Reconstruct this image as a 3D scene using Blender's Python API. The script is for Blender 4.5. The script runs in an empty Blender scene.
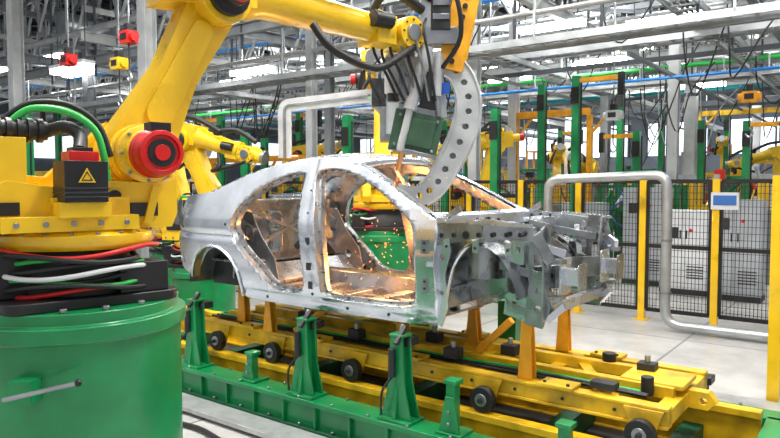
import bpy, bmesh, math, random
from mathutils import Vector, Matrix, geometry
random.seed(7)
V=Vector
sc=bpy.context.scene
try:
    sc.view_settings.view_transform='Standard'
except Exception: pass

# ---------------------------------------------------------------- materials
MATS={}
def mk(name,col,rough=.5,metal=0.,var=.15,scale=6.,bump=0.,emit=0.,spec=.5,coat=0.,alpha=None):
    m=bpy.data.materials.new(name); m.use_nodes=True
    nt=m.node_tree; b=nt.nodes['Principled BSDF']
    b.inputs['Roughness'].default_value=rough; b.inputs['Metallic'].default_value=metal
    b.inputs['Specular IOR Level'].default_value=spec
    if coat: b.inputs['Coat Weight'].default_value=coat
    c=(col[0],col[1],col[2],1)
    b.inputs['Base Color'].default_value=c
    if var>0:
        tc=nt.nodes.new('ShaderNodeTexCoord'); n=nt.nodes.new('ShaderNodeTexNoise')
        n.inputs['Scale'].default_value=scale; n.inputs['Detail'].default_value=6
        nt.links.new(tc.outputs['Object'],n.inputs['Vector'])
        r=nt.nodes.new('ShaderNodeValToRGB')
        r.color_ramp.elements[0].position=.32; r.color_ramp.elements[1].position=.62
        r.color_ramp.elements[0].color=(col[0]*(1-var),col[1]*(1-var),col[2]*(1-var),1)
        r.color_ramp.elements[1].color=c
        nt.links.new(n.outputs['Fac'],r.inputs['Fac']); nt.links.new(r.outputs['Color'],b.inputs['Base Color'])
        mr=nt.nodes.new('ShaderNodeMapRange'); mr.inputs['To Min'].default_value=max(.03,rough-.08); mr.inputs['To Max'].default_value=min(1,rough+.12)
        nt.links.new(n.outputs['Fac'],mr.inputs['Value']); nt.links.new(mr.outputs['Result'],b.inputs['Roughness'])
        if bump:
            bp=nt.nodes.new('ShaderNodeBump'); bp.inputs['Strength'].default_value=bump; bp.inputs['Distance'].default_value=.02
            nt.links.new(n.outputs['Fac'],bp.inputs['Height']); nt.links.new(bp.outputs['Normal'],b.inputs['Normal'])
    if emit:
        b.inputs['Emission Color'].default_value=c; b.inputs['Emission Strength'].default_value=emit
    MATS[name]=m; return m
mk('robot_yellow',(.86,.54,.010),.28,0,.14,5,coat=.35)
mk('amber',(.88,.39,.012),.4,0,.3,7)
mk('skid_yellow',(.86,.52,.012),.40,0,.5,5)
mk('green',(.004,.25,.075),.32,0,.3,4,coat=.3)
mk('green_dark',(.004,.09,.035),.5,0,.35,6)
mk('gun_green',(.05,.12,.07),.45,.2,.3,9)
mk('black',(.010,.010,.012),.42,0,.3,8)
mk('rubber',(.011,.011,.012),.5,0,.2,9)
mk('dark',(.030,.032,.036),.5,.2,.4,6)
mk('red',(.60,.010,.008),.30,0,.1,8)
mk('hose_red',(.65,.02,.02),.4,0,0)
mk('hose_green',(.03,.45,.08),.4,0,0)
mk('hose_blue',(.02,.1,.5),.4,0,0)
mk('teal',(.01,.26,.30),.4,0,.3,4)
mk('white',(.68,.70,.72),.45,0,.12,4)
mk('cab',(.40,.43,.46),.5,0,.2,3)
mk('steel_body',(.74,.79,.86),.24,.92,.20,3.2,bump=.05)
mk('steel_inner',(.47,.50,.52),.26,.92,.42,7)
mk('steel',(.36,.38,.41),.30,.85,.3,8)
mk('alu',(.50,.53,.55),.34,.7,.25,5)
mk('gun_alu',(.62,.64,.65),.38,.45,.25,5)
mk('copper',(.7,.3,.12),.3,1,.1,8)
mk('truss',(.27,.295,.32),.5,.2,.3,3)
mk('truss_lt',(.54,.565,.58),.45,.1,.25,3)
mk('truss_dk',(.07,.085,.105),.6,.15,.3,3)
mk('roof_mat',(.010,.015,.024),.8,0,.3,2)
mk('wall_mat',(.13,.16,.20),.8,0,.3,1.5)
mk('blue',(.02,.25,.75),.4,0,0)
mk('sign_blue',(.03,.14,.45),.5,0,0)
mk('lamp_on',(1,.985,.95),.5,0,0,emit=18)
mk('window_glow',(.85,.93,1.0),.5,0,0,emit=1.2)
mk('spark',(1,.36,.06),.5,0,0,emit=2.2)
mk('galv',(.56,.57,.58),.36,.55,.25,9)

def floor_mat():
    m=bpy.data.materials.new('concrete_floor'); m.use_nodes=True; nt=m.node_tree; b=nt.nodes['Principled BSDF']
    tc=nt.nodes.new('ShaderNodeTexCoord')
    n=nt.nodes.new('ShaderNodeTexNoise'); n.inputs['Scale'].default_value=1.6; n.inputs['Detail'].default_value=9; n.inputs['Roughness'].default_value=.65
    nt.links.new(tc.outputs['Object'],n.inputs['Vector'])
    r=nt.nodes.new('ShaderNodeValToRGB'); r.color_ramp.elements[0].position=.3; r.color_ramp.elements[1].position=.68
    r.color_ramp.elements[0].color=(.34,.335,.33,1); r.color_ramp.elements[1].color=(.62,.61,.59,1)
    nt.links.new(n.outputs['Fac'],r.inputs['Fac'])
    br=nt.nodes.new('ShaderNodeTexBrick'); br.inputs['Scale'].default_value=.4; br.inputs['Mortar Size'].default_value=.006; br.offset=0
    br.inputs['Color1'].default_value=(1,1,1,1); br.inputs['Color2'].default_value=(.93,.93,.94,1); br.inputs['Mortar'].default_value=(.35,.34,.33,1)
    br.inputs['Brick Width'].default_value=1; br.inputs['Row Height'].default_value=1
    nt.links.new(tc.outputs['Object'],br.inputs['Vector'])
    mx=nt.nodes.new('ShaderNodeMixRGB'); mx.blend_type='MULTIPLY'; mx.inputs['Fac'].default_value=1
    nt.links.new(r.outputs['Color'],mx.inputs['Color1']); nt.links.new(br.outputs['Color'],mx.inputs['Color2'])
    nt.links.new(mx.outputs['Color'],b.inputs['Base Color']); b.inputs['Roughness'].default_value=.3
    MATS['floor']=m
floor_mat()

# ---------------------------------------------------------------- geometry builder
def spline(pts,sub=6,closed=False):
    P=[V(p) for p in pts]; n=len(P); out=[]
    rng=range(n if closed else n-1)
    for i in rng:
        if closed: a,b,c,d=P[(i-1)%n],P[i],P[(i+1)%n],P[(i+2)%n]
        else: a,b,c,d=P[max(i-1,0)],P[i],P[i+1],P[min(i+2,n-1)]
        for k in range(sub):
            t=k/sub
            out.append(.5*((2*b)+(c-a)*t+(2*a-5*b+4*c-d)*t*t+(3*b-a-3*c+d)*t**3))
    if not closed: out.append(P[-1])
    return out
def circle2(cx,cy,r,n=12): return [(cx+r*math.cos(2*math.pi*i/n),cy+r*math.sin(2*math.pi*i/n)) for i in range(n)]
def rrect(x0,y0,x1,y1,r,n=4):
    o=[]
    for cx,cy,a in ((x1-r,y1-r,0),(x0+r,y1-r,90),(x0+r,y0+r,180),(x1-r,y0+r,270)):
        for i in range(n+1):
            t=math.radians(a+90*i/n); o.append((cx+r*math.cos(t),cy+r*math.sin(t)))
    return o
class G:
    def __init__(s): s.v=[];s.f=[];s.m=[]
    def add(s,vs,fs,m):
        o=len(s.v); s.v+= [tuple(v) for v in vs]
        for f in fs: s.f.append([i+o for i in f]); s.m.append(m)
    def box(s,c,sz,m,rot=None):
        h=[x/2 for x in sz]; vs=[]
        for z in(-1,1):
            for x,y in((-1,-1),(1,-1),(1,1),(-1,1)):
                p=V((x*h[0],y*h[1],z*h[2]))
                if rot is not None: p=rot@p
                vs.append(p+V(c))
        s.add(vs,[(3,2,1,0),(4,5,6,7),(0,1,5,4),(1,2,6,5),(2,3,7,6),(3,0,4,7)],m)
    def bx(s,a,b,m):
        s.box([(a[i]+b[i])/2 for i in range(3)],[abs(b[i]-a[i]) for i in range(3)],m)
    def fr(s,p,q,up=(0,0,1)):
        p=V(p);q=V(q);d=(q-p).normalized();u=V(up)
        if abs(d.dot(u))>.98: u=V((1,0,0))
        x=d.cross(u).normalized(); return p,q,x,x.cross(d).normalized()
    def bar(s,p,q,w,h,m,w2=None,h2=None,up=(0,0,1)):
        p,q,x,y=s.fr(p,q,up); w2=w if w2 is None else w2; h2=h if h2 is None else h2
        vs=[p+x*a*w/2+y*b*h/2 for a,b in((-1,-1),(1,-1),(1,1),(-1,1))]+[q+x*a*w2/2+y*b*h2/2 for a,b in((-1,-1),(1,-1),(1,1),(-1,1))]
        s.add(vs,[(3,2,1,0),(4,5,6,7),(0,1,5,4),(1,2,6,5),(2,3,7,6),(3,0,4,7)],m)
    def cyl(s,p,q,r,m,r2=None,n=16):
        r2=r if r2 is None else r2; p,q,x,y=s.fr(p,q); vs=[]
        for c,rr in((p,r),(q,r2)):
            for i in range(n):
                a=2*math.pi*i/n; vs.append(c+x*rr*math.cos(a)+y*rr*math.sin(a))
        fs=[(i,(i+1)%n,n+(i+1)%n,n+i) for i in range(n)]+[tuple(range(n-1,-1,-1)),tuple(range(n,2*n))]
        s.add(vs,fs,m)
    def lathe(s,p,d,prof,m,n=24):
        p=V(p);_,_,x,y=s.fr(p,p+V(d)); d=V(d).normalized(); vs=[]
        for r,h in prof:
            for i in range(n):
                a=2*math.pi*i/n; vs.append(p+d*h+x*r*math.cos(a)+y*r*math.sin(a))
        fs=[]
        for k in range(len(prof)-1):
            for i in range(n): fs.append((k*n+i,k*n+(i+1)%n,(k+1)*n+(i+1)%n,(k+1)*n+i))
        fs.append(tuple(range(n-1,-1,-1))); K=(len(prof)-1)*n; fs.append(tuple(range(K,K+n)))
        s.add(vs,fs,m)
    def tube(s,pts,r,m,n=8,sub=5,sq=None):
        P=spline(pts,sub) if sub>1 else [V(p) for p in pts]
        T=[(P[min(i+1,len(P)-1)]-P[max(i-1,0)]).normalized() for i in range(len(P))]
        u=V((0,0,1)) if abs(T[0].z)<.9 else V((1,0,0)); vs=[]
        for i,p in enumerate(P):
            x=T[i].cross(u).normalized(); u=x.cross(T[i]).normalized()
            for k in range(n):
                a=2*math.pi*(k+.5)/n; vs.append(p+x*r*math.cos(a)+u*r*math.sin(a))
        fs=[(i*n+k,i*n+(k+1)%n,(i+1)*n+(k+1)%n,(i+1)*n+k) for i in range(len(P)-1) for k in range(n)]
        fs.append(tuple(range(n-1,-1,-1))); K=(len(P)-1)*n; fs.append(tuple(range(K,K+n)))
        s.add(vs,fs,m)
    def prism(s,outer,holes,o,ax,ay,t,m):
        o=V(o);ax=V(ax).normalized();ay=V(ay).normalized();az=ax.cross(ay)
        loops=[[V((p[0],p[1],0)) for p in outer]]+[[V((p[0],p[1],0)) for p in h] for h in holes]
        tris=geometry.tessellate_polygon(loops); flat=[p for l in loops for p in l]; N=len(flat)
        vs=[o+ax*p.x+ay*p.y-az*t/2 for p in flat]+[o+ax*p.x+ay*p.y+az*t/2 for p in flat]
        fs=[]
        for a,b,c in tris:
            fs.append((a,c,b)); fs.append((a+N,b+N,c+N))
        k=0
        for l in loops:
            n=len(l)
            for i in range(n): fs.append((k+i,k+(i+1)%n,N+k+(i+1)%n,N+k+i))
            k+=n
        s.add(vs,fs,m)
    def sphere(s,c,r,m,n=12,sz=1):
        prof=[(max(.001,r*math.sin(math.pi*i/(n//2+2))),-r*sz*math.cos(math.pi*i/(n//2+2))) for i in range(n//2+3)]
        s.lathe(c,(0,0,1),prof,m,n)
    def ib(s,p,q,w,h,m,up=(0,0,1)):
        P,Q,x,y=s.fr(p,q,up); t=.018
        for k in(-1,1): s.bar(P+y*k*(h/2-t/2),Q+y*k*(h/2-t/2),w,t,m,up=up)
        s.bar(P,Q,t,h-2*t,m,up=up)
    def link(s,a,ra,b,rb,y,w,m,waist=1.,n=14):
        A=V((a[0],a[1]));B_=V((b[0],b[1]));d=B_-A;L=d.length;ang=math.atan2(d.y,d.x)
        phi=math.acos(max(-1,min(1,(ra-rb)/L))); out=[]
        for i in range(n+1):
            t=ang+phi+(2*math.pi-2*phi)*i/n; out.append((A.x+ra*math.cos(t),A.y+ra*math.sin(t)))
        if waist<1:
            t=ang-phi; mid=(A+B_)/2; rr=(ra+rb)/2*waist; out.append((mid.x+rr*math.cos(t),mid.y+rr*math.sin(t)))
        for i in range(n+1):
            t=ang-phi+(2*phi)*i/n; out.append((B_.x+rb*math.cos(t),B_.y+rb*math.sin(t)))
        if waist<1:
            t=ang+phi; out.append((mid.x+rr*math.cos(t),mid.y+rr*math.sin(t)))
        s.prism(out,[],(0,y,0),(1,0,0),(0,0,1),w,m)
    def obj(s,name,M=None,bevel=0,parent=None,smooth=35,seg=2):
        me=bpy.data.meshes.new(name); me.from_pydata(s.v,[],s.f)
        keys=[]
        for k in s.m:
            if k not in keys: keys.append(k)
        for k in keys: me.materials.append(MATS[k])
        idx={k:i for i,k in enumerate(keys)}
        me.polygons.foreach_set('material_index',[idx[k] for k in s.m])
        bm=bmesh.new(); bm.from_mesh(me); bmesh.ops.recalc_face_normals(bm,faces=bm.faces); bm.to_mesh(me); bm.free()
        me.polygons.foreach_set('use_smooth',[True]*len(me.polygons)); me.set_sharp_from_angle(angle=math.radians(smooth))
        me.update()
        ob=bpy.data.objects.new(name,me); sc.collection.objects.link(ob)
        if parent: ob.parent=parent
        elif M is not None: ob.matrix_world=M
        if bevel:
            b=ob.modifiers.new('bevel','BEVEL'); b.width=bevel; b.segments=seg; b.limit_method='ANGLE'; b.angle_limit=math.radians(40); b.harden_normals=False
        return ob
def empty(name,M):
    e=bpy.data.objects.new(name,None); sc.collection.objects.link(e); e.matrix_world=M; e.empty_display_size=.2; return e

# station frame : x = along line (towards car nose), y = across, z up
YAW=-37.2
ST=Matrix.Translation((-1.304,5.75,0))@Matrix.Rotation(math.radians(YAW),4,'Z')
def wl(x,y,z): return ST.inverted()@V((x,y,z))

# ---------------------------------------------------------------- room shell
g=G(); g.bx((-32,-12,-.2),(14,36,0),'floor'); g.obj('floor',ST)
g=G(); g.bx((-32,33,0),(14,33.3,10.5),'wall_mat'); 
for i in range(-30,14,4):
    g.bx((i,32.85,3.5),(i+3,32.99,5.2),'window_glow'); 
    for k in range(4): g.bx((i+k-.04,32.8,3.45),(i+k+.04,32.99,5.25),'truss_dk')
g.obj('wall_back',ST)
g=G(); g.bx((-32.3,-4,0),(-32,33,10.5),'wall_mat')
for j in range(0,32,4): g.bx((-31.99,j,3.4),(-31.9,j+3,5),'window_glow')
g.obj('wall_left',ST)
g=G(); g.bx((-32,-2,10.2),(14,33,10.4),'roof_mat')
for i in range(-32,14): g.bx((i,-2,10.1),(i+.15,33,10.2),'roof_mat')
g.obj('ceiling',ST)

# roof steel
def truss(g,p,q,h,m,n,cw=.14,dw=.07):
    p=V(p);q=V(q);u=V((0,0,h))
    g.bar(p,q,cw,cw,m); g.bar(p+u,q+u,cw,cw,m)
    for i in range(n):
        a=p.lerp(q,i/n);b=p.lerp(q,(i+.5)/n);c=p.lerp(q,(i+1)/n)
        g.bar(a,b+u,dw,dw,m); g.bar(b+u,c,dw,dw,m); g.bar(a,a+u,dw*.7,dw*.7,m)
for w in (7,9.5,12,14.5,17,20,23,27,31):
    g=G(); truss(g,(-30,w,6.7),(12,w,6.7),1.5,'truss_lt' if w<18 else 'truss',28,.15,.075); g.obj('roof_truss',ST)
for s in (-24,-20,-16,-12,-8,-5,-2,1,4):
    g=G(); truss(g,(s,1,7.0),(s,32.5,7.0),1.2,'truss_lt' if s%2 else 'truss',22,.16,.08); g.obj('roof_truss',ST)
g=G()
for s in range(-30,13,2): g.bar((s,0,9.3),(s,32.7,9.3),.1,.2,'truss_dk')
for w in range(1,33,2): g.bar((-30,w,8.9),(12,w,8.9),.08,.16,'truss')
for w in range(4,30,4):
    for s in range(-28,10,4): g.bar((s,w,8.3),(s+4,w+4,8.3),.05,.05,'truss'); g.bar((s+4,w,8.35),(s,w+4,8.35),.05,.05,'truss')
g.obj('roof_purlins',ST)
# suspended service steel
g=G()
for w,z in ((4.2,4.75),(6.6,4.3),(9.2,4.75),(12.5,5.0),(16,5.2),(20,5.2),(25,5.2)):
    g.ib((-26,w,z),(9,w,z),.14,.20,'truss_lt' if w in(6.6,12.5,20) else 'truss')
for s in (-20,-16,-12.5,-9,-6,-3.2,-.4,2.6,5.6):
    g.ib((s,3.4,5.05),(s,30,5.05),.14,.2,'truss_lt' if s in(-9,-.4,-16) else 'truss')
    for w in (4.2,9.2,16,25): g.bar((s,w,5),(s,w,7),.05,.05,'truss')
for s in (-17,-13,-11,-9.2,-7.5,-6,-4.6,-3,-1.8,-.3,1.1,2.6,4):
    for w in (4.2,6.6,9.2,12.5,16):
        g.bar((s-.9,w,5.6),(s+.9,w+2,5.6),.06,.08,'truss')
        g.bar((s,w,4.9),(s+1.2,w,6.9),.045,.045,'truss_lt')
        g.bar((s+1.1,w,4.4),(s+1.1,w,6.9),.04,.04,'truss_dk')
for w in (5.4,7.8,10.8,14,18): g.bar((-26,w,5.75),(9,w,5.75),.1,.12,'truss'); g.bar((-26,w+.6,4.0+.02*w),(9,w+.6,4.0+.02*w),.06,.08,'truss_dk')
for s in(-14.5,-10,-7,-4.4,-2.3,.6,1.9,3.6): g.bar((s,4,5.9),(s,24,5.9),.08,.12,'truss_lt'); g.bar((s+.5,7,4.05),(s+.5,24,4.05),.05,.06,'truss')
for w in(8.6,11.4,15.2,18.6): truss(g,(-24,w,5.3),(8,w,5.3),.55,'truss_lt',46,.06,.035)
g.obj('suspended_steel_frame',ST)
# ducts
for (a,b,r) in (((-26,14.8,6.1),(9,14.8,6.1),.28),((-13,5,6.2),(-13,30,6.2),.3),((1.3,8,6.3),(1.3,30,6.3),.25)):
    g=G(); g.cyl(a,b,r,'alu',n=20); A=V(a);Bv=V(b);L=(Bv-A).length;k=0
    while k<L: q=A.lerp(Bv,k/L); q2=A.lerp(Bv,(k+.06)/L); g.cyl(q,q2,r+.025,'truss',n=20); k+=1.2
    g.obj('ventilation_duct',ST)
def tray(a,b,z,along='s',wid=.4):
    g=G(); a0,a1=a; 
    def P(t,o): return (t,b+o,z) if along=='s' else (b+o,t,z)
    for o in(-wid/2,wid/2): g.bar(P(a0,o),P(a1,o),.03,.1,'alu')
    t=a0
    while t<a1: g.bar(P(t,-wid/2),P(t,wid/2),.05,.02,'alu'); t+=.3
    for i in range(4):
        pts=[V(P(a0+(a1-a0)*k/14,-wid/3+i*wid/4.5))+V((0,0,.03+random.random()*.03)) for k in range(15)]
        g.tube(pts,.018,'rubber' if i%2 else 'dark',6,1)
    for k in range(int((a1-a0)/2.5)+1):
        g.bar(P(a0+k*2.5,-wid/2),tuple(V(P(a0+k*2.5,-wid/2))+V((0,0,7-z))),.03,.03,'alu')
    g.obj('cable_tray',ST)
tray((-22,7),5.0,3.95); tray((-22,8),8.3,4.45); tray((-20,7),11.5,4.2); tray((4,28),-7.5,4.0,'w'); tray((3.5,28),-1.5,4.35,'w'); tray((4,28),2.0,4.6,'w'); tray((4,28),-4.4,5.6,'w')
for (w,z,r,m) in ((7.2,5.35,.035,'blue'),(7.5,5.6,.06,'alu'),(10,5.3,.08,'alu'),(13,5.9,.1,'truss_lt'),(5.6,4.55,.04,'galv'),(3.6,5.2,.07,'alu'),(9.6,4.0,.03,'blue'),(12,4.6,.05,'hose_green'),(17,4.7,.07,'teal'),(14,6.3,.09,'blue')):
    g=G(); g.cyl((-26,w,z),(9,w,z),r,m,n=10)
    for s in range(-25,9,3): g.bar((s,w,z),(s,w,7),.02,.02,'alu')
    g.obj('overhead_pipe',ST)
# columns
def col(s,w,top,m='truss_lt',sz=.3,name='steel_column'):
    g=G(); g.ib((s,w,0.02),(s,w,top),sz,sz,m,up=(0,1,0)); g.bx((s-sz*.8,w-sz*.8,0),(s+sz*.8,w+sz*.8,.03),m); g.obj(name,ST)
for s in (-24,-16,-8,0): 
    for w in (16,27): col(s,w,6.7)
def cw(u,d,sz,m='truss_lt'):
    p=wl((u-390)/661*d,d,0); col(p.x,p.y,6.9,m,sz)
for a in((312,13,.16),(474,11.5,.16),(513,15,.2),(150,12,.24),(672,14,.2),(20,14,.24),(330,14,.16,'truss'),(604,17,.2,'truss'),(92,18,.25,'truss')): cw(*a)
# ceiling lamps
def lamp(s,w,z,l=1.6,along='s',wat=0):
    g=G(); d=(l,.26) if along=='s' else (.26,l)
    g.bx((s-d[0]/2,w-d[1]/2,z),(s+d[0]/2,w+d[1]/2,z+.06),'white')
    g.bx((s-d[0]/2+.02,w-d[1]/2+.02,z-.10),(s+d[0]/2-.02,w+d[1]/2-.02,z),'lamp_on')
    for k in(-.4,.4):
        a=(s+k*d[0],w+k*d[1]*(along!='s'),z+.06); g.bar(a,(a[0],a[1],10.1),.015,.015,'truss_dk')
    o=g.obj('ceiling_lamp',ST)
    if wat:
        L=bpy.data.lights.new('lamp_light','AREA'); L.shape='RECTANGLE'; L.size=2.2; L.size_y=.9; L.energy=wat*1.3; L.color=(1,.975,.93)
        lo=bpy.data.objects.new('lamp_light',L); sc.collection.objects.link(lo); lo.parent=o; lo.location=(s,w,z-.14)
for s in (-23,-19.5,-15.5,-11.5,-8,-5,-2,1,4):
    for w in (6,10,14,18,22,26,30):
        lamp(s+random.uniform(-.4,.4),w,(6.3 if w<12 else 6.35)-(.5 if (s+w)%2 else 0),1.5,'s', 300 if (s in(-15.5,-8,-2) and w in (10,18,26)) else (230 if s==4 and w==10 else 0))
for s,w,p in ((0,-1.5,270),(3.4,-.5,220),(-3.5,0,150),(-1,3.2,250),(3.5,3.5,240)): lamp(s,w,6.6,1.7,'s',p)
# lower lamp rows hung under the service steel
for x,y,z in ((3.0,12.5,4.95),(4.9,12.0,4.95),(-6.2,13,4.25),(-3.1,15,4.55),(5.0,16,4.95),(7.4,16.5,5.2),(-8.4,18,5.0),(1.2,15.5,5.2),(3.4,19,5.0),(-4.6,20,5.1),(8.6,18.5,4.75),(-1.8,17.5,5.0)):
    p=wl(x,y,0); lamp(p.x,p.y,z,1.3,'s')

# ---------------------------------------------------------------- car body
CAR=empty('car_body',ST)
def inset(s,z):
    t=max(0,(z-1.64)/.5); w=.23*t**1.15
    if z<1.2: w+=.05*((1.2-z)/.25)**2
    if s<-.45: w+=.17*((-.45-s)/.65)**2
    if s>1.7: w+=.03*((s-1.7)/.3)
    w+= .022*math.exp(-((z-1.50)/.035)**2)*(1 if s<0 else .3) - .014*math.sin(max(0,min(1,(1.64-z)/.4))*math.pi)
    w+= .012*math.exp(-((z-1.03)/.02)**2)
    # stamped recess on the B pillar
    if z>1.15: w+=.012*math.exp(-((s-(.885-.19*(z-1.15)))/.022)**2)
    return w
arch=[(-.38+.37*math.cos(math.radians(a)),1.03+.37*math.sin(math.radians(a))) for a in range(-8,178,12)]
top=[(-1.07,1.80),(-.98,1.85),(-.62,1.875),(-.42,1.93),(-.15,2.03),(.12,2.10),(.45,2.155),(.75,2.17),(1.0,2.155),(1.2,2.105),(1.45,2.0),(1.7,1.87),(1.9,1.765)]
topS=[(p.x,p.y) for p in spline([(a,b,0) for a,b in top],4)]
outer=topS+[(2.0,1.71),(2.03,1.62),(2.0,1.4),(2.03,1.15),(2.0,.98),(1.9,.955),(1.2,.95),(.5,.95),(.06,.955)]+arch+[(-.82,1.10),(-1.04,1.16),(-1.12,1.3),(-1.14,1.5)]
rd=[(-.12,1.66),(-.05,1.79),(.12,1.93),(.3,2.01),(.48,2.055),(.57,2.06),(.61,2.0),(.68,1.75),(.74,1.4),(.755,1.15),(.68,1.07),(.48,1.07),(.33,1.12),(.19,1.24),(.07,1.33),(-.06,1.45),(-.13,1.56)]
fd=[(.94,1.15),(.92,1.4),(.85,1.75),(.75,2.0),(.79,2.075),(.95,2.085),(1.15,2.045),(1.38,1.95),(1.6,1.83),(1.77,1.72),(1.83,1.62),(1.845,1.4),(1.85,1.17),(1.78,1.08),(1.4,1.06),(1.02,1.07)]
def sm(l,k=4): return [(p.x,p.y) for p in spline([(a,b,0) for a,b in l],k,True)]
def shrink(l,d):
    c=[sum(p[i] for p in l)/len(l) for i in(0,1)]
    o=[]
    n=len(l)
    for i in range(n):
        a=V(l[i-1]);b=V(l[(i+1)%n]);t=(b-a).normalized();nn=V((-t.y,t.x))
        p=V(l[i])
        if nn.dot(V(c)-p)<0: nn=-nn
        o.append(tuple(p+nn*d))
    return o
def sidepanel(name,outer,holes,off,mat,th,mirror):
    loops=[[V((p[0],p[1],0)) for p in l] for l in [outer]+holes]
    tr=geometry.tessellate_polygon(loops); flat=[p for l in loops for p in l]
    bm=bmesh.new(); vs=[bm.verts.new((p.x,0,p.y)) for p in flat]
    for t in tr:
        try: bm.faces.new([vs[i] for i in t])
        except Exception: pass
    z=.96
    while z<2.2:
        bmesh.ops.bisect_plane(bm,geom=bm.verts[:]+bm.edges[:]+bm.faces[:],plane_co=(0,0,z),plane_no=(0,0,1)); z+=.022
    x=-1.1
    while x<2.05:
        bmesh.ops.bisect_plane(bm,geom=bm.verts[:]+bm.edges[:]+bm.faces[:],plane_co=(x,0,0),plane_no=(1,0,0)); x+=(.02 if .6<x<.95 else .07)
    bmesh.ops.remove_doubles(bm,verts=bm.verts,dist=.0005)
    for v in bm.verts:
        w=inset(v.co.x,v.co.z)+off
        v.co.y= 1.6-w if mirror else w
    bmesh.ops.recalc_face_normals(bm,faces=bm.faces)
    nrm=sum((f.normal.y*f.calc_area() for f in bm.faces))
    if (nrm>0)!=mirror: bmesh.ops.reverse_faces(bm,faces=bm.faces)
    me=bpy.data.meshes.new(name); bm.to_mesh(me); bm.free(); me.materials.append(MATS[mat])
    me.polygons.foreach_set('use_smooth',[True]*len(me.polygons))
    ob=bpy.data.objects.new(name,me); sc.collection.objects.link(ob); ob.parent=CAR
    so=ob.modifiers.new('s','SOLIDIFY'); so.thickness=th; so.offset=-1
    return ob
RD=sm(rd);FD=sm(fd)
in_outer=[(a,b-(.02 if b>1.2 else -.02)) for a,b in outer]
for mir in(False,True):
    sidepanel('side_panel_outer',outer,[RD,FD],0,'steel_body',.012,mir)
    sidepanel('side_panel_inner',in_outer,[shrink(RD,.032),shrink(FD,.032)],.085,'steel_inner',.01,mir)
    g=G()
    def Y(w): return 1.6-w if mir else w
    for L,dd in ((RD,.0),(FD,.0)):
        L2=shrink(L,.012); L3=shrink(L,.032); n=len(L)
        A=[(p[0],Y(inset(*p)),p[1]) for p in L]; Bp=[(q[0],Y(inset(*p)+.04),q[1]) for p,q in zip(L,L2)]
        C=[(q[0],Y(inset(*p)+.045),q[1]) for p,q in zip(L,L3)]; D=[(q[0],Y(inset(*p)+.09),q[1]) for p,q in zip(L,L3)]
        vs=A+Bp+C+D; fs=[]
        for r in range(3):
            for i in range(n): fs.append((r*n+i,r*n+(i+1)%n,(r+1)*n+(i+1)%n,(r+1)*n+i))
        g.add(vs,fs,'steel_inner')
    A=[(p[0],Y(inset(*p)),p[1]) for p in outer]; Bq=[(p[0],Y(inset(*p)+.085),p[1]) for p in outer]; n=len(A)
    g.add(A+Bq,[(i,(i+1)%n,n+(i+1)%n,n+i) for i in range(n)],'steel_body')
    lip=[(p[0]-( .0),Y(inset(*p)-.006),p[1]) for p in arch]; g.tube(lip,.012,'steel_body',6,1)
    for z in(1.25,1.52): g.bx((1.90,Y(inset(1.92,z)-.006),z-.05),(1.96,Y(inset(1.92,z)+.005),z+.05),'steel'); g.cyl((1.93,Y(-.0+inset(1.92,z)-.012),z-.025),(1.93,Y(inset(1.92,z)),z-.025),.01,'dark',n=8); g.cyl((1.93,Y(inset(1.92,z)-.012),z+.025),(1.93,Y(inset(1.92,z)),z+.025),.01,'dark',n=8)
    for s,z in((.82,1.3),(.80,1.5),(.835,1.15)): g.bx((s-.02,Y(inset(s,z)-.004),z-.03),(s+.02,Y(inset(s,z)+.004),z+.03),'dark')
    for s,z in((.78,1.72),(.74,1.9),(.85,1.08),(.3,1.0),(1.2,1.0),(1.6,1.0),(-.2,1.6),(-.95,1.55)): g.cyl((s,Y(inset(s,z)-.003),z),(s,Y(inset(s,z)+.004),z),.013,'dark',n=10)
    g.prism([(-.30,-.10),(.02,-.10),(.05,.14),(-.1,.14)],[],(-1.0,Y(.105 if not mir else .105),1.66),(.9,-.28 if not mir else .28,0),(0,0,1),.01,'steel_inner')
    g.obj('door_aperture_flanges',parent=CAR,smooth=50)
def ztop(s):
    for i in range(len(topS)-1):
        if topS[i][0]<=s<=topS[i+1][0]:
            t=(s-topS[i][0])/(topS[i+1][0]-topS[i][0]); return topS[i][1]*(1-t)+topS[i+1][1]*t
    return topS[-1][1]
g=G(); NS,NW=26,40; vs=[];fs=[]
for i in range(NS+1):
    for j in range(NW+1):
        q=j/NW*2-1; c=1-q*q
        s0=-.02-.10*c; s1=1.14+.10*c; s=s0+(s1-s0)*i/NS
        se=max(-.02,min(1.14,s)); e=inset(se,ztop(se))
        w=e+(1.6-2*e)*j/NW
        z=ztop(se)+.06*c*(1-.3*(abs(i/NS-.5)*2)**2)
        if .86<abs(q)<.94: z-=.014
        vs.append((s,w,z+.003))
for i in range(NS):
    for j in range(NW): a=i*(NW+1)+j; fs.append((a,a+1,a+NW+2,a+NW+1))
g.add(vs,fs,'steel_body')
o=g.obj('roof_panel',parent=CAR,smooth=60); so=o.modifiers.new('s','SOLIDIFY'); so.thickness=.03; so.offset=-1
g=G()
g.bx((.0,.1,1.0),(1.98,1.5,1.02),'steel_inner'); g.bx((-.98,.25,1.22),(.02,1.35,1.24),'steel_inner')
for s in (.28,.62,1.0,1.35,1.7): g.bx((s-.05,.12,1.02),(s+.05,1.48,1.07),'steel_inner')
for w in (.3,.45,1.15,1.3): g.bx((0,w-.02,1.02),(1.95,w+.02,1.04),'steel_inner')
g.prism([(.65,1.0),(.95,1.0),(.9,1.17),(.7,1.17)],[],(1.0,0,0),(0,1,0),(0,0,1),1.96,'steel_inner')
g.prism([(0,1.0),(.18,1.0),(.18,1.1),(.05,1.24),(-.1,1.24),(-.1,1.22)],[],(0,.8,0),(1,0,0),(0,0,1),1.3,'steel_inner')
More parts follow.
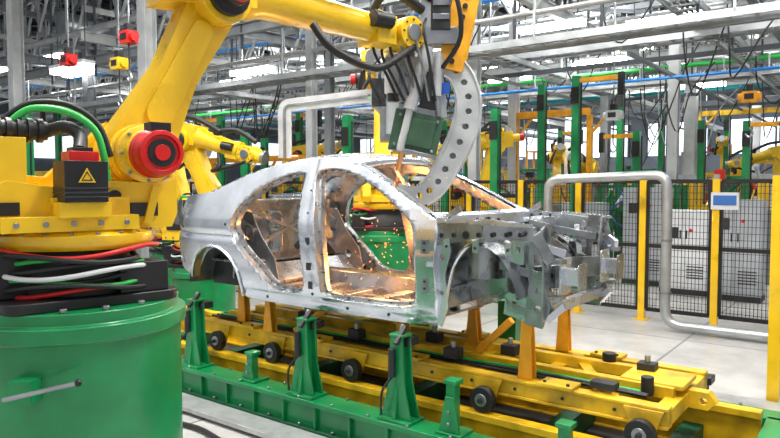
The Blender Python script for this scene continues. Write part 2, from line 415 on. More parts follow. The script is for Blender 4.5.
for w in(.14,1.46): g.bx((.02,w-.045,.955),(1.98,w+.045,1.07),'steel_inner')
g.prism(rrect(-.62,.28,-.2,1.32,.04),[circle2(-.45,.5,.08),circle2(-.45,1.1,.08),rrect(-.5,.7,-.3,.9,.03)],(0,0,1.80),(1,0,0),(0,1,0),.02,'steel_inner')
g.prism([(.12,1.1),(1.48,1.1),(1.42,1.8),(.18,1.8)],[rrect(.3,1.3,.72,1.7,.07),rrect(.88,1.3,1.3,1.7,.07)],(-.25,0,0),(0,1,0),(0,0,1),.02,'steel_inner')
for a,b in(((-.24,.2,1.3),(-.24,1.35,1.75)),((-.24,1.4,1.3),(-.24,.25,1.75))): g.bar(a,b,.05,.03,'steel_inner')
g.bx((-1.13,.28,1.22),(-1.09,1.32,1.62),'steel_body'); g.bx((-1.12,.28,1.58),(-1.02,1.32,1.63),'steel_body')
for w in(0,1):
    Y=lambda a:1.6-a if w else a
    g.prism([(-1.06,Y(.21)),(-.6,Y(.13)),(-.28,Y(.16)),(-.3,Y(.33)),(-.6,Y(.3)),(-1.02,Y(.34))],[],(0,0,1.835),(1,0,0),(0,1,0),.015,'steel_body')
    n=18; vs=[];fs=[]
    for i in range(n+1):
        a=math.radians(-5+185*i/n)
        for yy in(.02,.3): vs.append((-.38+.385*math.cos(a),Y(yy),1.03+.385*math.sin(a)))
    for i in range(n): fs.append((2*i,2*i+1,2*i+3,2*i+2))
    g.add(vs,fs,'steel')
    g.prism([(-.38+.385*math.cos(math.radians(a)),1.03+.385*math.sin(math.radians(a))) for a in range(-5,186,10)],[],(0,Y(.3),0),(1,0,0),(0,0,1),.01,'dark')
    g.bar((.68,Y(.2),2.02),(.86,Y(.12),1.1),.1,.03,'steel_inner',up=(0,1,0))
    g.cyl((-.4,Y(.36),1.4),(-.4,Y(.36),1.82),.06,'steel_inner')
    g.bar((-.05,Y(.2),1.5),(-.55,Y(.26),1.75),.04,.12,'steel_inner')
    g.prism([(-.1,1.2),(.25,1.1),(.2,1.3),(.02,1.5),(-.1,1.7),(-.3,1.72),(-.3,1.3)],[circle2(-.15,1.5,.05),circle2(.05,1.25,.04)],(0,Y(.22),0),(1,0,0),(0,0,1),.012,'steel')
g.tube([(1.14,.25,2.10),(1.21,.5,2.145),(1.24,.8,2.155),(1.21,1.1,2.145),(1.14,1.35,2.10)],.03,'steel_body',8)
g.tube([(.0,.25,2.05),(-.08,.5,2.09),(-.11,.8,2.1),(-.08,1.1,2.09),(.0,1.35,2.05)],.03,'steel_body',8)
for s in(.35,.75): g.bar((s,.25,2.12),(s,1.35,2.12),.07,.03,'steel_inner')
g.obj('body_shell_interior',parent=CAR,bevel=.004,smooth=40)
g=G()
for L in (RD,FD):
    for i,(a,b) in enumerate(shrink(L,.022)):
        if i%2==0: g.cyl((a,inset(a,b)+.036,b),(a,inset(a,b)+.047,b),.006,'dark',n=6)
g.obj('spot_weld_marks',parent=CAR)

# front structure
g=G()
S='steel_inner'
g.prism([(.1,1.08),(1.5,1.08),(1.52,1.66),(1.3,1.72),(.3,1.72),(.08,1.66)],[circle2(.45,1.5,.06),circle2(.62,1.32,.04),circle2(1.15,1.5,.07),rrect(.75,1.35,.95,1.5,.03)],(2.04,0,0),(0,1,0),(0,0,1),.02,S)
for z in(1.2,1.4,1.58): g.bx((2.05,.15,z),(2.08,1.45,z+.03),S)
vs=[];fs=[]
prof=[(-.02,1.74),(.05,1.755),(.1,1.72),(.2,1.715),(.24,1.74),(.25,1.66)]
for j in range(17):
    q=j/16*2-1; f=.12*(1-q*q)
    for a,z in prof: vs.append((1.9+a+f,.06+1.48*j/16,z))
for j in range(16):
    for k in range(5): a=j*6+k; fs.append((a,a+1,a+7,a+6))
g.add(vs,fs,'steel_body')
for w in(0,1):
    Y=lambda a:1.6-a if w else a
    g.bar((1.98,Y(.09),1.60),(2.45,Y(.10),1.655),.09,.15,S,.08,.11)
    g.bar((2.45,Y(.10),1.655),(2.86,Y(.17),1.63),.08,.11,S,.07,.09)
    g.bar((2.86,Y(.17),1.63),(2.95,Y(.24),1.45),.07,.08,S)
    g.prism([(2.0,1.69),(2.9,1.68),(2.9,1.70),(2.5,1.725),(2.0,1.72)],[],(0,Y(.06),0),(1,0,0),(0,0,1),.008,'steel_body')
    for s in(2.06,2.18,2.30,2.42,2.55,2.68,2.80): g.cyl((s,Y(.040),1.60+.04*(s-2)),(s,Y(.13),1.605+.04*(s-2)),.017 if s!=2.3 else .028,'black',n=10)
    for s in(2.12,2.4,2.7): g.bx((s-.03,Y(.03),1.70),(s+.03,Y(.13),1.712),'steel_body'); g.bx((s-.028,Y(.036),1.50),(s+.028,Y(.046),1.58),'steel_body'); g.cyl((s,Y(.028),1.53),(s,Y(.05),1.53),.01,'black',n=8)
    g.lathe((2.3,Y(.36),1.3),(0,0,1),[(.17,0),(.16,.25),(.15,.36),(.13,.395),(.07,.40),(.065,.385)],S,24)
    for k in range(3):
        a=k*2.1; g.cyl((2.3+.1*math.cos(a),Y(.36)+.1*math.sin(a),1.69),(2.3+.1*math.cos(a),Y(.36)+.1*math.sin(a),1.72),.012,'dark',n=8)
    vs=[];fs=[];n=16
    for i in range(n+1):
        a=math.radians(8+164*i/n)
        for k,yy in enumerate((.12,.24,.40)): vs.append((2.36+(.37+.02*k)*math.cos(a),Y(yy),1.14+(.40+.02*k)*math.sin(a)))
    for i in range(n):
        for k in(0,1): a=3*i+k; fs.append((a,a+1,a+4,a+3))
    g.add(vs,fs,S)
    g.prism([(2.36+.38*math.cos(math.radians(a)),1.14+.41*math.sin(math.radians(a))) for a in range(0,181,10)],[circle2(2.2,1.3,.05),circle2(2.5,1.32,.045),rrect(2.3,1.2,2.42,1.27,.02),circle2(2.36,1.44,.035)],(0,Y(.42),0),(1,0,0),(0,0,1),.012,S)
    for a in(35,70,105,140): g.bar((2.36+.2*math.cos(math.radians(a)),Y(.405),1.16+.22*math.sin(math.radians(a))),(2.36+.36*math.cos(math.radians(a)),Y(.405),1.16+.38*math.sin(math.radians(a))),.03,.02,'steel_body')
    g.prism([(2.0,.98),(2.05,.96),(2.11,1.1),(2.08,1.32),(2.14,1.5),(2.1,1.62),(2.0,1.62)],[circle2(2.05,1.2,.02),circle2(2.05,1.45,.022)],(0,Y(.07),0),(1,0,0),(0,0,1),.012,'steel_body')
    g.tube([(2.02,Y(.1),.99),(2.06,Y(.12),1.2),(2.12,Y(.14),1.4),(2.25,Y(.16),1.54),(2.4,Y(.16),1.57)],.022,'steel_body',8)
    g.bar((1.75,Y(.42),1.02),(2.12,Y(.42),1.17),.1,.12,S)
    g.bar((2.1,Y(.42),1.17),(2.55,Y(.42),1.30),.1,.14,S)
    g.bar((2.55,Y(.42),1.30),(2.98,Y(.42),1.34),.1,.15,S)
    for s in(2.6,2.7,2.8,2.9): 
        g.cyl((s,Y(.36),1.345),(s,Y(.375),1.345),.018,'black',n=10)
        g.bx((s+.03,Y(.365)-.006,1.27),(s+.04,Y(.365)+.006,1.41),S)
    g.prism(rrect(-.09,-.12,.09,.12,.02),[circle2(0,0,.03)]+[circle2(a,b,.012,8) for a in(-.065,.065) for b in(-.09,.09)],(2.99,Y(.42),1.34),(0,1,0),(0,0,1),.014,'steel_body')
    g.bar((2.99,Y(.42),1.34),(3.13,Y(.42),1.34),.08,.11,'steel_body'); g.prism(rrect(-.07,-.09,.07,.09,.015),[circle2(-.03,.05,.012,8),circle2(.03,-.05,.012,8)],(3.135,Y(.42),1.34),(0,1,0),(0,0,1),.01,S)
    g.prism([(2.72,1.02),(2.88,1.00),(2.95,1.15),(2.9,1.3),(2.96,1.5),(2.92,1.70),(2.76,1.72),(2.70,1.5),(2.76,1.3)],[circle2(2.84,1.12,.034),rrect(2.79,1.38,2.88,1.5,.02),circle2(2.84,1.6,.032),circle2(2.83,1.25,.02)],(0,Y(.26),0),(1,0,0),(0,0,1),.02,S)
    g.prism([(2.60,1.44),(2.74,1.42),(2.74,1.66),(2.66,1.66)],[circle2(2.69,1.52,.022),circle2(2.70,1.6,.016)],(0,Y(.20),0),(1,0,0),(0,0,1),.014,'steel_body')
    g.prism([(2.50,1.06),(2.74,1.02),(2.76,1.18),(2.62,1.24),(2.52,1.2)],[circle2(2.6,1.13,.028),circle2(2.7,1.1,.018)],(0,Y(.30),0),(1,0,0),(0,0,1),.016,'steel_body')
    g.prism([(.2,1.05),(.36,1.08),(.4,1.2),(.32,1.28),(.36,1.5),(.3,1.7),(.18,1.66),(.22,1.4)],[circle2(.28,1.15,.028),circle2(.27,1.58,.025),circle2(.28,1.42,.02)],(2.9,0,0) if not w else (2.9,1.6,0),(0,1,0) if not w else (0,-1,0),(0,0,1),.016,S)
    g.bar((2.55,Y(.3),1.12),(2.9,Y(.28),1.08),.06,.06,S); g.bar((2.55,Y(.3),1.12),(2.5,Y(.4),1.3),.05,.05,S)
    g.bar((2.6,Y(.2),1.62),(2.72,Y(.38),1.4),.05,.04,S); g.bar((2.45,Y(.36),1.6),(2.85,Y(.3),1.55),.05,.05,S)
    g.box((2.68,Y(.3),1.52),(.14,.02,.12),'steel_body'); g.cyl((2.64,Y(.29),1.45),(2.64,Y(.25),1.45),.05,S); g.cyl((2.62,Y(.24),1.25),(2.62,Y(.34),1.25),.035,'dark')
    g.cyl((2.62,Y(.34),1.2),(2.62,Y(.34),1.5),.025,'dark'); g.bar((2.5,Y(.25),1.4),(2.78,Y(.25),1.36),.03,.05,'steel')
    g.bar((2.9,Y(.3),1.05),(3.02,Y(.35),1.15),.05,.05,'steel_body'); g.bar((2.9,Y(.22),1.55),(3.05,Y(.3),1.5),.04,.05,'steel_body')
    g.bx((2.93,Y(.22),1.44),(3.06,Y(.30),1.47),S); g.bx((2.93,Y(.24),1.20),(3.04,Y(.34),1.22),S)
    g.bar((2.05,Y(.14),1.72),(2.18,Y(.14),1.79),.03,.05,S)
g.bar((2.9,.3,1.12),(2.9,1.3,1.12),.07,.07,'steel_body'); g.bar((2.12,.42,1.2),(2.12,1.18,1.2),.08,.08,S)
g.v=[(2.0+(x-2.0)*.80 if x>2.0 else x,y,z) for x,y,z in g.v]
g.obj('front_end_structure',parent=CAR,bevel=.004,smooth=40)

# ---------------------------------------------------------------- conveyor line
g=G()
for w in(-.06,1.66):
    g.bx((-4.5,w-.11,0),(4.0,w+.11,.06),'green_dark'); g.bx((-4.5,w-.07,.06),(4.0,w+.07,.24),'green'); g.bx((-4.5,w-.11,.24),(4.0,w+.11,.28),'green')
    s=-4.4
    while s<3.95:
        for k in(-.09,.09):
            g.cyl((s,w+k,.28),(s,w+k,.30),.014,'steel',n=6); g.cyl((s,w+k,.06),(s,w+k,.085),.014,'steel',n=6)
        if s+.2<4: g.bx((s-.008+.18,w-.105,.06),(s+.008+.18,w+.105,.24),'green')
        s+=.35
g.bx((3.85,.0,.06),(4.0,1.6,.28),'green')
for s in (-4.3,-3.2,-2.1,-1,.1,1.3,2.6,3.4): g.bx((s-.07,.05,.04),(s+.07,1.55,.2),'green_dark')
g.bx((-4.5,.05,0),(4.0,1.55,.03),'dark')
for s in (-.58,.84,1.77): 
    w=-.05
    g.bx((s-.14,w-.1,.28),(s+.14,w+.1,.30),'green')
    for k in(-.05,.05):
        g.prism([(-.13,.30),(.13,.30),(.07,.55),(.05,.88),(-.05,.88),(-.07,.55)],[],(s,w+k,0),(1,0,0),(0,0,1),.014,'green')
    g.prism([(-.09,.30),(.09,.30),(.05,.6),(.045,.88),(-.045,.88),(-.05,.6)],[],(s,w,0),(0,1,0),(0,0,1),.03,'green')
    g.bx((s-.06,w-.06,.88),(s+.06,w+.06,.9),'green'); g.cyl((s,w+.01,.9),(s,w+.03,.955),.022,'steel')
    g.bx((s-.05,w+.02,.80),(s+.05,w+.16,.86),'dark'); g.bar((s+.03,w-.1,.84),(s+.03,w+.02,.95),.03,.03,'dark')
    g.cyl((s-.02,w-.08,.6),(s-.02,w-.08,.8),.025,'dark'); g.tube([(s-.02,w-.08,.6),(s-.06,w-.14,.5),(s-.1,w-.1,.32)],.01,'rubber',6)
    w=1.65
    g.bx((s-.09,w-.08,.28),(s+.09,w+.08,.9),'green')
for s,h in((2.21,.62),(-1.2,.6),(.2,.5),(3.0,.5)):
    g.bx((s-.1,-.13,.28),(s+.1,.05,.30),'green'); g.bx((s-.035,-.09,.3),(s+.035,-.02,h),'green'); g.prism([(-.08,.3),(.08,.3),(.03,h-.08),(-.03,h-.08)],[],(s,-.1,0),(1,0,0),(0,0,1),.014,'green')
    g.bx((s-.05,-.1,h),(s+.05,.0,h+.03),'green'); 
    for z in(.36,.44): g.cyl((s,-.11,z),(s,-.125,z),.012,'steel',n=6)
g.obj('conveyor_base_frame',ST,bevel=.004)
g=G()
for w in(.2,1.4):
    g.bx((-4.4,w-.06,.03),(3.84,w+.06,.05),'skid_yellow'); g.bx((-4.4,w-.02,.05),(3.84,w+.02,.32),'skid_yellow'); g.bx((-4.4,w-.05,.32),(3.84,w+.05,.37),'skid_yellow')
g.obj('floor_rail',ST,bevel=.004)
g=G()
Yl='skid_yellow'; E0=3.5
for w in(.32,1.28):
    g.bx((-1.0,w-.05,.49),(E0,w+.05,.51),Yl); g.bx((-1.0,w-.05,.60),(E0,w+.05,.62),Yl); g.bx((-1.0,w-.035,.51),(E0,w+.035,.60),Yl)
    for s in(-.6,.16,1.09,2.29,3.36):
        ww=w-.11 if w<1 else w+.11
        g.cyl((s,ww-.03,.46),(s,ww+.03,.46),.09,'rubber',n=24); g.cyl((s,ww-.04,.46),(s,ww+.04,.46),.045,'steel',n=16); g.cyl((s,ww-.06,.46),(s,ww+.08 if w<1 else ww-.1,.46),.018,'dark')
        g.prism([(-.12,.6),(.12,.6),(.06,.44),(-.06,.44)],[],(s,w-.055 if w<1 else w+.055,0),(1,0,0),(0,0,1),.016,Yl)
    for s in(-.25,.6,1.6,2.8):
        g.bx((s-.12,w-.08,.62),(s+.12,w+.08,.645),Yl); g.cyl((s-.08,w-.05,.645),(s-.08,w-.05,.66),.013,'dark',n=6); g.cyl((s+.08,w-.05,.645),(s+.08,w-.05,.66),.013,'dark',n=6)
    for i in range(13): s=-.9+.34*i; g.cyl((s,w-.038,.555),(s,w-.05,.555),.013,'dark',n=6)
for s in(-.95,-.3,.4,1.35,1.95,2.55,3.1,E0-.05): g.bx((s-.05,.3,.5),(s+.05,1.3,.6),Yl)
g.bar((1.35,.35,.6),(1.95,1.25,.6),.08,.05,Yl); g.bar((2.55,1.25,.6),(3.1,.35,.6),.08,.05,Yl); g.bar((-.3,.35,.6),(.4,1.25,.6),.08,.05,Yl)
for w in(.62,.98): g.bx((-.9,w-.035,.58),(E0-.05,w+.035,.66),Yl)
g.bx((3.1,.62,.64),(E0,.98,.67),Yl); g.prism([(E0-.12,.5),(E0+.12,.5),(E0+.17,.56),(E0+.12,.62),(E0-.12,.62)],[circle2(E0+.09,.56,.022)],(0,.8,0),(1,0,0),(0,0,1),.08,Yl)
g.bx((3.0,.33,.645),(3.16,.43,.69),'dark'); g.cyl((3.3,.55,.60),(3.3,.55,.72),.04,'rubber'); g.cyl((2.9,1.0,.66),(2.9,1.0,.72),.05,'rubber')
def upr(s,w,z1,wd=.065):
    for k in(-.03,.03): g.prism([(-wd,.62),(wd,.62),(wd*.7,.62+(z1-.62)*.55),(wd*.45,z1-.03),(-wd*.45,z1-.03),(-wd*.7,.62+(z1-.62)*.4)],[],(s,w+k,0),(1,0,0),(0,0,1),.014,'amber')
    g.bx((s-.025,w-.03,.62),(s+.025,w+.03,z1-.05),'amber'); g.bx((s-.06,w-.05,z1-.03),(s+.06,w+.05,z1-.01),'amber'); g.cyl((s,w,z1-.01),(s,w,z1+.03),.02,'steel')
upr(2.55,.36,1.2,.055); upr(2.45,1.24,1.2,.055); upr(1.79,.95,.97); upr(1.6,1.28,.97); upr(.04,.3,.95,.06); upr(.62,1.28,.97); upr(1.3,.62,.97,.06); upr(-.35,1.28,1.2); upr(-.5,.45,1.2,.06)
for a,b in (((.3,.35,.64),(.55,.62,.9)),((2.0,.62,.66),(2.3,.62,.95))): g.bar(a,b,.05,.05,'amber')
for s,w in((.9,.5),(1.9,.45),(2.2,.8),(3.2,.9),(.0,.8),(1.5,.8)): g.bx((s-.06,w-.05,.64),(s+.06,w+.05,.72),'dark'); g.cyl((s,w,.72),(s,w,.77),.02,'steel')
g.obj('body_carrier_skid',ST,bevel=.004)
g=G()
for i in range(4):
    w=.46+.05*i; g.tube([(-1+k*.48,w+.02*math.sin(k*1.7+i),.615) for k in range(10)],.012,('rubber','dark','hose_green','rubber')[i],6,3)
g.obj('carrier_hoses',ST)
g=G(); g.bx((2.6,1.95,0),(4.9,2.35,.16),'dark'); g.bx((2.6,1.95,.16),(4.9,2.35,.18),'galv'); g.cyl((3.3,2.15,.18),(3.3,2.15,.3),.05,'black'); g.bx((3.22,2.07,.3),(3.38,2.23,.36),'black')
g.obj('service_duct_cover',ST,bevel=.005)
g=G(); g.prism(rrect(-2.2,-1.35,1.9,-.22,.05),[rrect(-.4,-.9,1.1,-.45,.2)],(0,0,.05),(1,0,0),(0,1,0),.04,'galv'); g.bx((-2.1,-1.25,0),(-.5,-.3,.03),'dark'); g.bx((-2.15,-1.3,0),(1.85,-1.25,.04),'dark'); g.bx((-2.15,-.3,0),(1.85,-.25,.04),'dark')
g.tube([(-.3,-.68,.02),(.2,-.62,.03),(.7,-.7,.03),(1.05,-.66,.02)],.02,'rubber',8)
g.obj('floor_walkway_plate',ST,bevel=.004)

# ---------------------------------------------------------------- robots
def robot(name,pos,yaw,zb,sh,el,wr,detail=True,pr=.6,gunhose=True,mot=(-.23,-.25)):
    M=Matrix.Translation((pos[0],pos[1],0))@Matrix.Rotation(math.radians(yaw),4,'Z')
    E=empty(name,M); Yw='robot_yellow'
    g=G()
    g.lathe((0,0,0),(0,0,1),[(pr*1.12,0),(pr*1.12,.04),(pr,.05),(pr,zb-.14),(pr*1.05,zb-.13),(pr*1.05,zb-.06),(pr*.98,zb-.055),(pr*.98,zb)],'green',40)
    for k in range(8):
        a=k*math.pi/4+.3; R=Matrix.Rotation(a,3,'Z'); g.box(R@V((pr*1.05,0,.14)),(pr*.16,.02,.24),'green',R)
    for k in range(16):
        a=k*math.pi/8; g.cyl((pr*.90*math.cos(a),pr*.90*math.sin(a),zb),(pr*.90*math.cos(a),pr*.90*math.sin(a),zb+.02),.018,'steel',n=6)
    g.obj('pedestal',parent=E,smooth=35,bevel=.004)
    g=G()
    g.prism(rrect(-.4,-.38,.4,.38,.08),[],(0,0,zb+.025),(1,0,0),(0,1,0),.05,'black')
    g.lathe((0,0,zb+.05),(0,0,1),[(.34,0),(.33,.1),(.29,.16),(.29,.27)],'dark',24)
    g.bx((-.5,-.2,zb+.05),(-.2,.2,zb+.27),'black')
    for k in(-.12,0,.12): g.cyl((-.5,k,zb+.16),(-.54,k,zb+.16),.03,'steel',n=12)
    g.bx((.1,-.36,zb+.05),(.34,-.2,zb+.2),'black')
    g.obj('robot_foot',parent=E,bevel=.008)
    g=G(); z=zb
    sx,sz=sh
    g.lathe((0,0,z+.27),(0,0,1),[(.36,0),(.38,.03),(.38,.07),(.34,.09),(.34,.12)],Yw,32)
    for k in range(20): a=k*math.pi/10; g.cyl((.362*math.cos(a),.362*math.sin(a),z+.34),(.362*math.cos(a),.362*math.sin(a),z+.355),.01,'steel',n=6)
    ch=[(-.46,z+.36),(.44,z+.36),(.47,z+.45),(sx+.2,sz-.05),(sx+.18,sz+.12),(sx+.05,sz+.2),(sx-.1,sz+.18),(sx-.22,sz+.05),(-.1,z+.62),(-.3,z+.64),(-.46,z+.55)]
    g.prism(ch,[],(0,.19,0),(1,0,0),(0,0,1),.09,Yw)
    g.prism([(-.5,z+.36),(.42,z+.36),(.45,z+.43),(sx+.15,sz-.12),(sx+.08,sz-.15),(sx-.2,sz-.14),(-.1,z+.56),(-.35,z+.6),(-.5,z+.52)],[],(0,-.17,0),(1,0,0),(0,0,1),.10,Yw)
    g.prism([(-.48,z+.36),(.40,z+.36),(.40,z+.43),(sx-.05,sz-.22),(-.1,z+.5),(-.48,z+.5)],[],(0,0,0),(1,0,0),(0,0,1),.3,Yw)
    for k in(-.05,.12,.28): g.bar((k,-.235,z+.38),(k+.05,-.235,z+.38+.12+.25*max(0,k)),.03,.04,Yw,up=(1,0,0))
    g.box((-.1,-.3,z+.40),(.6,.10,.07),Yw); g.box((.0,-.27,z+.47),(.35,.05,.10),Yw)
    for k in range(5): g.cyl((-.34+k*.12,-.34,z+.40),(-.34+k*.12,-.36,z+.40),.014,'steel',n=6)
    g.cyl((.12,-.24,z+.52),(.12,-.25,z+.52),.035,'black',n=14); g.bx((.2,-.235,z+.42),(.34,-.222,z+.49),'dark'); g.bx((-.42,-.235,z+.44),(-.30,-.222,z+.5),'black')
    # J2 motor
    g.lathe((sx,-.2,sz),(0,-1,0),[(.15,-.08),(.15,.02),(.125,.03),(.125,.09)],Yw,24)
    g.lathe((sx,-.28,sz),(0,-1,0),[(.120,0),(.126,.01),(.120,.02),(.120,.04),(.126,.05),(.120,.06),(.120,.10),(.11,.13),(.09,.135),(.085,.12),(.03,.12)],'red',28)
    g.cyl((sx,-.395,sz),(sx,-.408,sz),.07,'black',n=18); g.cyl((sx,-.408,sz),(sx,-.416,sz),.04,'red',n=16); g.bx((sx-.05,-.40,sz+.10),(sx+.05,-.30,sz+.15),'black')
    for k in range(8): a=k*math.pi/4; g.cyl((sx+.138*math.cos(a),-.22,sz+.138*math.sin(a)),(sx+.138*math.cos(a),-.235,sz+.138*math.sin(a)),.010,'steel',n=6)
    g.cyl((sx,.22,sz),(sx,.3,sz),.15,Yw,n=24)
    # J1 motor block
    mx_,my_=mot; a=mx_-.095;b=mx_+.095;c=my_-.10;d=my_+.10
    g.bx((a-.02,c+.02,z+.43),(b+.02,d,z+.50),Yw)
    g.bx((a,c,z+.50),(b,d,z+.69),'black'); g.bx((a+.03,c+.03,z+.69),(b-.03,d-.03,z+.735),'red'); g.bx((a+.05,c+.05,z+.735),(b-.05,d-.05,z+.755),'black')
    for k in(0,1,2): g.bx((a-.004,c-.004,z+.52+.02*k),(b+.004,d,z+.528+.02*k),'dark')
    g.prism([(-.038,-.034),(.038,-.034),(0,.034)],[],(mx_,c-.004,z+.625),(1,0,0),(0,0,1),.006,'robot_yellow')
    g.prism([(-.026,-.026),(.026,-.026),(0,.02)],[[(-.018,-.020),(.018,-.020),(0,.010)]],(mx_,c-.008,z+.625),(1,0,0),(0,0,1),.003,'black')
    g.bx((-.46,-.1,z+.6),(-.24,.2,z+.78),Yw); g.cyl((-.5,.05,z+.7),(-.62,.05,z+.7),.09,'black')
    g.bx((-.40,-.20,z+.5),(-.26,-.02,z+.80),Yw)
    for k in range(6): g.cyl((-.42+.045*k,-.11,z+.84),(-.395+.045*k,-.11,z+.84),.058,'black',n=16)
    g.cyl((-.46,-.11,z+.84),(-.15,-.11,z+.84),.045,'rubber')
    g.obj('robot_carousel',parent=E,bevel=.012,seg=3)
    g=G(); ex,ez=el
    g.link((sx,sz),.18,(ex,ez),.15,.02,.18,Yw,.68)
    d=V((ex-sx,ez-sz)).normalized(); nn=V((-d.y,d.x))
    g.link((sx+d.x*.26,sz+d.y*.26),.075,(ex-d.x*.22,ez-d.y*.22),.06,-.08,.03,Yw)
    g.cyl((sx,-.16,sz),(sx,.2,sz),.16,Yw,n=24)
    for k in range(8): a=k*math.pi/4; g.cyl((ex+.12*math.cos(a),-.075,ez+.12*math.sin(a)),(ex+.12*math.cos(a),-.09,ez+.12*math.sin(a)),.012,'steel',n=6)
    g.obj('upper_arm',parent=E,bevel=.02,seg=3)
    g=G(); wx,wz=wr; A=V((ex,0,ez)); W=V((wx,0,wz)); f=(W-A).normalized(); up=V((0,1,0)).cross(f)*-1
    if up.z<0: up=-up
    def P(a,b,c=0): return A+f*a+up*b+V((0,c,0))
    L=(W-A).length
    g.cyl((ex,-.2,ez),(ex,.2,ez),.155,Yw,n=24)
    g.bar(P(-.32,.1),P(.22,.1),.34,.3,Yw,.28,.26,up=up)
    g.cyl(P(-.32,.12,.08),P(-.46,.12,.08),.08,Yw); g.cyl(P(-.46,.12,.08),P(-.56,.12,.08),.07,'red')
    g.cyl(P(-.32,.12,-.1),P(-.44,.12,-.1),.075,'black'); g.cyl(P(-.44,.12,-.1),P(-.5,.12,-.1),.06,'red')
    g.lathe(P(.2,.08),f+up*(-.08/max(.2,L-.2)),[(.15,0),(.15,.04),(.125,.1),(.105,L*.5),(.1,L-.42),(.125,L-.4),(.125,L-.34)],Yw,28)
    g.lathe((ex,-.2,ez),(0,-1,0),[(.12,0),(.12,.04),(.08,.05),(.08,.12),(.06,.14)],'black',20)
    g.cyl((ex,-.34,ez),(ex,-.40,ez),.07,'red',n=20)
    g.bar(P(L-.3,.01),P(L-.12,0),.24,.22,Yw,.2,.2,up=up)
    g.cyl(W+V((0,-.14,0)),W+V((0,.14,0)),.115,Yw,n=24); g.cyl(W+V((0,-.16,0)),W+V((0,.16,0)),.06,'steel',n=20)
    for k in range(8): a=k*math.pi/4; g.cyl(W+V((.09*math.cos(a),-.14,.09*math.sin(a))),W+V((.09*math.cos(a),-.15,.09*math.sin(a))),.009,'dark',n=6)
    g.cyl(P(L-.2,.05,.13),P(L-.36,.05,.13),.055,'black'); g.cyl(P(L-.2,.05,-.13),P(L-.36,.05,-.13),.055,'black')
    g.cyl(W,W+f*.2,.1,Yw,.085,n=20); g.cyl(W+f*.2,W+f*.24,.095,'steel',n=24)
    g.obj('forearm',parent=E,bevel=.014,seg=3)
    g=G()
    if gunhose:
        g.tube([P(-.2,.3,-.1),P(.2,.33,-.14),P(.6,.22,-.13),P(L-.5,.2,-.12),P(L-.2,.28,-.1),P(L+.12,.18,-.1)],.035,'rubber',10)
        g.tube([P(.62,-.06,-.12),P(.72,-.22,-.2),P(L-.4,-.30,-.2),P(L-.1,-.16,-.15),P(L+.1,-.05,-.1)],.026,'rubber',10)
        g.tube([(-.15,-.11,z+.84),(-.08,-.16,z+.86),(-.03,-.22,z+.82),(mx_,my_,z+.74)],.032,'rubber',10)
        g.tube([(-.30,-.11,z+.88),(-.22,-.14,z+.94),(-.08,-.2,z+.93),(.03,-.24,z+.85),(.07,-.25,z+.72),(.09,-.235,z+.6)],.018,'hose_green',8)
        g.tube([(-.34,-.07,z+.88),(-.22,-.10,z+.97),(-.06,-.15,z+.97),(.06,-.2,z+.88),(.11,-.23,z+.72)],.014,'rubber',8)
    for i,m in enumerate(('hose_red','rubber','hose_green','rubber','white','rubber','hose_green','rubber','hose_red')):
        zz=z+.075+.023*i; r=.37+.022*((i*2)%3)
        g.tube([(r*math.cos(a),r*math.sin(a),zz+.020*math.sin(3*a+i*1.3)) for a in [math.radians(t) for t in range(170,345-13*(i%4),14)]]+[((r-.1)*math.cos(math.radians(348-13*(i%4))),(r-.1)*math.sin(math.radians(348-13*(i%4))),zz)],.012,m,8,2)
    g.obj('hose_bundle',parent=E,smooth=60)
    return E
robot('welding_robot',(-1.62,3.4),40.5,1.37,(.30,2.11),(.77,3.01),(2.23,3.03),pr=.51,mot=(-.06,-.32))
robot('welding_robot',(-.1,8.5),-92,1.38,(.25,2.13),(-.02,3.3),(1.5,3.25),pr=.42)
robot('welding_robot',(-2.55,9.0),-20,.85,(.25,1.6),(-.25,2.55),(.75,2.35),pr=.42)
def R2(s,w,yaw,*a,**k):
    p=ST@V((s,w,0)); robot('welding_robot',(p.x,p.y),yaw,*a,**k)
R2(-5.2,3.0,-50,.8,(.25,1.55),(-.2,2.55),(.95,2.5),pr=.42)
R2(-5.5,9.2,-80,.5,(.25,1.25),(.0,2.3),(1.1,2.2),pr=.38)
R2(-1.0,10.8,-120,.5,(.25,1.25),(-.1,2.3),(1.0,2.5),pr=.38)
R2(-9.5,5.2,-60,.5,(.25,1.25),(.1,2.3),(1.1,2.4),pr=.38)
R2(-3.0,13.8,-100,.9,(.25,1.65),(.1,2.7),(1.1,2.9),pr=.38)
R2(-1.6,7.6,-170,.9,(.25,1.65),(.0,2.7),(1.1,2.6),pr=.38)
R2(2.4,15.2,-200,.9,(.25,1.65),(.1,2.7),(1.1,2.5),pr=.38)
R2(-7.5,8.2,-20,.9,(.25,1.65),(.1,2.7),(1.2,2.9),pr=.38)
R2(.5,18,-120,1.2,(.25,1.95),(.1,3.0),(1.2,3.2),pr=.38)
R2(-3.4,9.8,-60,1.1,(.25,1.85),(-.1,2.9),(1.1,3.1),pr=.38)

